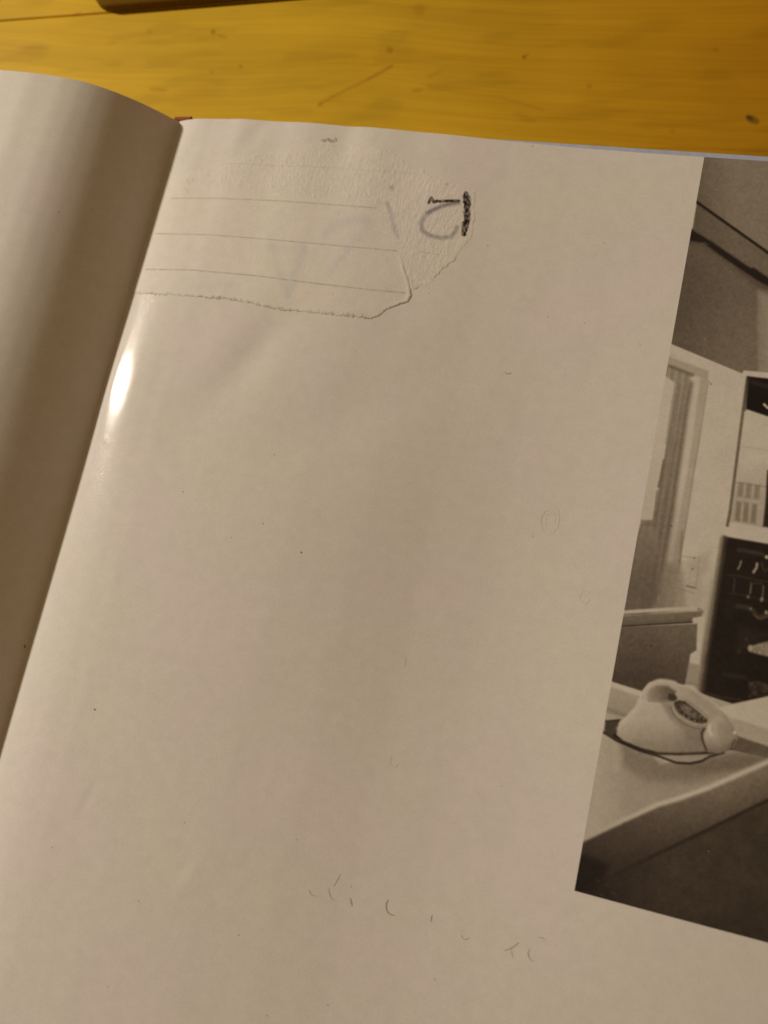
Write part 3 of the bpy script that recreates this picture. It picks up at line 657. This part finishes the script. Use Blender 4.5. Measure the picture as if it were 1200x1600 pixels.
er = np.exp(-((sr - .2) / 1.2) ** 2) * smooth((V - 392) / 10) * smooth((U - 640) / 10) * (1 - inC) * smooth((noise(U, V, 6, 88, 2) + .2) / .5)
A.T[:] = A.T * (1 - .38 * er[:, None]) + .38 * er[:, None] * seen([90, 76, 50])
er = smooth((fib - .2) / .5) * inR * (1 - inC); A.T[:] *= (1 - .08 * er)[:, None]
er = smooth((-fib - .2) / .5) * inR * (1 - inC); A.T[:] *= (1 + .06 * er)[:, None]
for _ in range(46):                                                               # torn-up fibre flecks
    fx = random.uniform(270, 640); fy = random.uniform(238, 300) if fx < 590 else random.uniform(260, 430)
    L_ = random.uniform(3, 9); sl = random.uniform(.1, .6)
    A.line([(fx, fy), (fx + sl * L_, fy + L_)], 1.2, seen([128, 112, 86]), 1.3, random.uniform(.15, .5))
for _ in range(40):                                                               # pale and brown fuzz along the torn lower edge
    fx = random.uniform(330, 575); fy = np.interp(fx, [300, 345, 390, 440, 500, 575], [463, 467, 474, 485, 490, 497])
    A.line([(fx, fy - random.uniform(2, 6)), (fx + random.uniform(-3, 3), fy + random.uniform(-1, 3))], 1.2, seen([104, 90, 58]), 1.3, random.uniform(.2, .6))
# keep only the faces that lie over the scrap
ok = ((sc_ > -6) | (sr > -6)).reshape(gx.shape); kf = ok[:-1, :-1] & ok[1:, :-1] & ok[:-1, 1:] & ok[1:, 1:]
scrap = mesh_obj('torn_paper_scrap', np.stack([gx.ravel(), gy.ravel(), z], -1), grid_faces(len(xs), len(ys), kf), M_TORN, right_page, True, A.T)
scrap['label'] = 'torn piece of ruled paper with smudged black ink letters glued at the top of the page'

# ------------------------------------------------------------------ pencil traces, smudges and specks on the right page
def ribbons(name, strokes, label=None, lift=.03, soft=0.0):
    V_, F, K = [], [], []
    for pts, w, rgb in strokes:
        P = np.array(pts, float); seg = np.hypot(*np.diff(P, axis=0).T); s_ = np.concatenate([[0], np.cumsum(seg)])
        n = max(int(s_[-1] / 1.2), 3); t = np.linspace(0, s_[-1], n)
        px = np.interp(t, s_, P[:, 0]); py = np.interp(t, s_, P[:, 1])
        if len(P) > 2 and n > 6:
            kk = np.array([1, 2, 3, 2, 1]) / 9.; px[2:-2] = np.convolve(px, kk, 'valid'); py[2:-2] = np.convolve(py, kk, 'valid')
        tx, ty = np.gradient(px), np.gradient(py); L = np.hypot(tx, ty) + 1e-9
        b0 = len(V_)
        for i in range(n):
            e = .25 + .75 * math.sin(math.pi * i / (n - 1)) ** .5
            ww = w * e * (.8 + .4 * random.random()) / 2
            for s2 in (-1, 1):
                p = at(px[i] - s2 * ty[i] / L[i] * ww, py[i] + s2 * tx[i] / L[i] * ww, 0)
                zz = float(z_right(p[0], p[1])); p = at(px[i] - s2 * ty[i] / L[i] * ww, py[i] + s2 * tx[i] / L[i] * ww, zz)
                V_.append((p[0], p[1], float(z_right(p[0], p[1])) + lift)); j = random.uniform(-7, 7); K.append(seen([c + (t_ - c) * soft + j for c, t_ in zip(rgb, (174, 157, 133))]))
            if i: F.append((b0 + 2 * i - 2, b0 + 2 * i, b0 + 2 * i + 1, b0 + 2 * i - 1))
    o = mesh_obj(name, V_, F, M_MARK, right_page, True, np.array(K))
    if label: o['label'] = label
    return o
def each(name, strokes):
    for q in strokes: ribbons(name, [q], soft=.25)
z8 = lambda L: [(440 + x_ / 2.609, 1340 + y_ / 2.609) for x_, y_ in L]
pc = (128, 113, 90); pl = (144, 129, 105)
ribbons('pencil_trace', [(z8([(112, 130), (118, 148), (128, 156), (140, 156)]), 1.3, pl), (z8([(240, 68), (228, 90), (212, 118)]), 1.2, pl), (z8([(192, 125), (196, 152), (205, 168), (218, 174)]), 1.6, pl),
    (z8([(280, 164), (284, 180), (288, 198)]), 2.0, pc), (z8([(436, 170), (426, 190), (428, 215), (440, 230), (462, 236)]), 2.0, pc), (z8([(613, 234), (611, 248), (609, 262)]), 1.6, pc),
    (z8([(732, 315), (740, 330), (752, 335), (764, 326)]), 1.6, pl), (z8([(968, 346), (945, 364), (908, 380)]), 1.8, pl), (z8([(936, 372), (938, 392), (944, 410)]), 1.1, (146, 130, 106)),
    (z8([(1012, 370), (1004, 392), (1012, 416), (1032, 424)]), 1.7, pl), (z8([(1048, 325), (1064, 326), (1076, 336)]), 1.5, pl), (z8([(282, 112), (284, 124)]), 1.0, (150, 135, 110))],
    'faint broken pencil strokes across the lower part of the page')
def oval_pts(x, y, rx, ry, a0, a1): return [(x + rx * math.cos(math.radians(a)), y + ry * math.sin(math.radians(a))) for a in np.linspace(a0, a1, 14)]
ribbons('pressed_mark', [(oval_pts(858, 816, 13, 19, 30, 330), 1.3, (172, 155, 130)), (oval_pts(860, 815, 8, 14, 90, 380), 1.3, (176, 159, 135)), ([(846, 795), (850, 800)], 1.4, (167, 150, 125)), ([(872, 795), (874, 812), (871, 826)], 1.4, (169, 152, 126))],  # pale and dark rings paint the relief shading of an embossed oval
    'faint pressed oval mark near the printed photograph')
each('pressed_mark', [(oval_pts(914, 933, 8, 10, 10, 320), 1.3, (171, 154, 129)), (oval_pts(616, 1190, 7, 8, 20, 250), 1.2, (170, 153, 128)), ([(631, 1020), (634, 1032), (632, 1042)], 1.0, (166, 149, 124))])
sp = []
for x_, y_, r_, c_ in ((470.5, 863, 2.0, (78, 62, 44)), (148, 1108.5, 2.4, (96, 84, 58)), (286, 768, 1.6, (130, 112, 88)), (411, 818, 1.3, (104, 88, 68)), (428, 710, 1.9, (140, 124, 100)), (361, 840, 1.2, (110, 96, 74)),
        (832, 838, 1.5, (124, 106, 84)), (463, 1312, 1.4, (120, 106, 80)), (373, 1461, 2.0, (132, 118, 92)), (288, 1285, 2.0, (142, 126, 100)), (1107, 1330, 1.2, (128, 112, 88)), (512, 1570, 1.8, (124, 110, 84)),
        (417, 1587, 2.2, (134, 120, 94)), (168, 1542, 1.6, (132, 118, 92)), (82, 1324, 1.6, (140, 124, 98)), (216, 1408, 1.6, (142, 128, 100)), (762, 384, 1.8, (132, 116, 92)), (832, 228, 1.6, (128, 112, 88)), (944, 380, 1.4, (140, 124, 100)),
        (670, 458, 1.4, (138, 122, 98)), (856, 495, 2.2, (150, 134, 108)), (913, 505, 1.8, (148, 132, 108)), (679, 1530, 1.6, (140, 124, 100)), (784, 1228, 1.4, (140, 124, 98)), (697, 1188, 1.2, (146, 130, 104)),
        (948, 1178, 1.2, (130, 112, 90)), (640, 755, 1.3, (146, 130, 104)), (555, 547, 1.3, (146, 130, 104)), (1000, 538, 1.6, (150, 134, 110))):
    sp.append(([(x_ - r_ * .7, y_ - .2), (x_, y_), (x_ + r_ * .7, y_ + .3)], r_ * 1.5, c_))
sp += [([(788, 581), (792, 585), (797, 583)], 1.6, (134, 118, 92)), ([(794, 585), (799, 582)], 1.2, (140, 124, 98))]
each('speck', sp)
sm = [([(502 + i * 3.1, 216 + random.uniform(-2, 2)), (504 + i * 3.1, 221 + random.uniform(-2, 2))], 2.4, (140, 128, 98)) for i in range(8)]
ribbons('glue_smudge', sm, 'small brownish smudge near the top edge of the page', .05)

def on_left(strokes):
    V_, F, K = [], [], []
    for (u, v), (du, dv), w, rgb in strokes:
        lo = -60.; p = None
        for z in np.arange(0, 20, .05):                        # where the photo's ray meets the curved page
            q = at(u, v, 20 - z)
            if q[0] < 0 and float(z_left(q[0], q[1])) >= 20 - z: p = q; break
        if p is None: continue
        V_, F, K = [], [], []
        for sx, sy in ((-1, -1), (1, -1), (1, 1), (-1, 1)):
            x, y = p[0] + sx * w * .15 + sy * du * .15, p[1] + sy * w * .12 + sx * dv * .15
            V_.append((x, y, float(z_left(x, y)) + .04)); K.append(seen(rgb))
        mesh_obj('speck', V_, [(0, 1, 2, 3)], M_MARK, left_page, True, np.array(K))
on_left([((92, 332), (0.8, 1), 1.3, (70, 56, 40)), ((145, 328), (.5, .5), .9, (80, 66, 48)), ((148, 265), (.3, .5), .8, (90, 78, 60)), ((39, 1010), (1.0, -2.2), 1.0, (120, 100, 74)), ((3, 741), (1.4, .3), .9, (100, 84, 60)), ((66, 535), (.4, .4), .7, (110, 96, 76))])
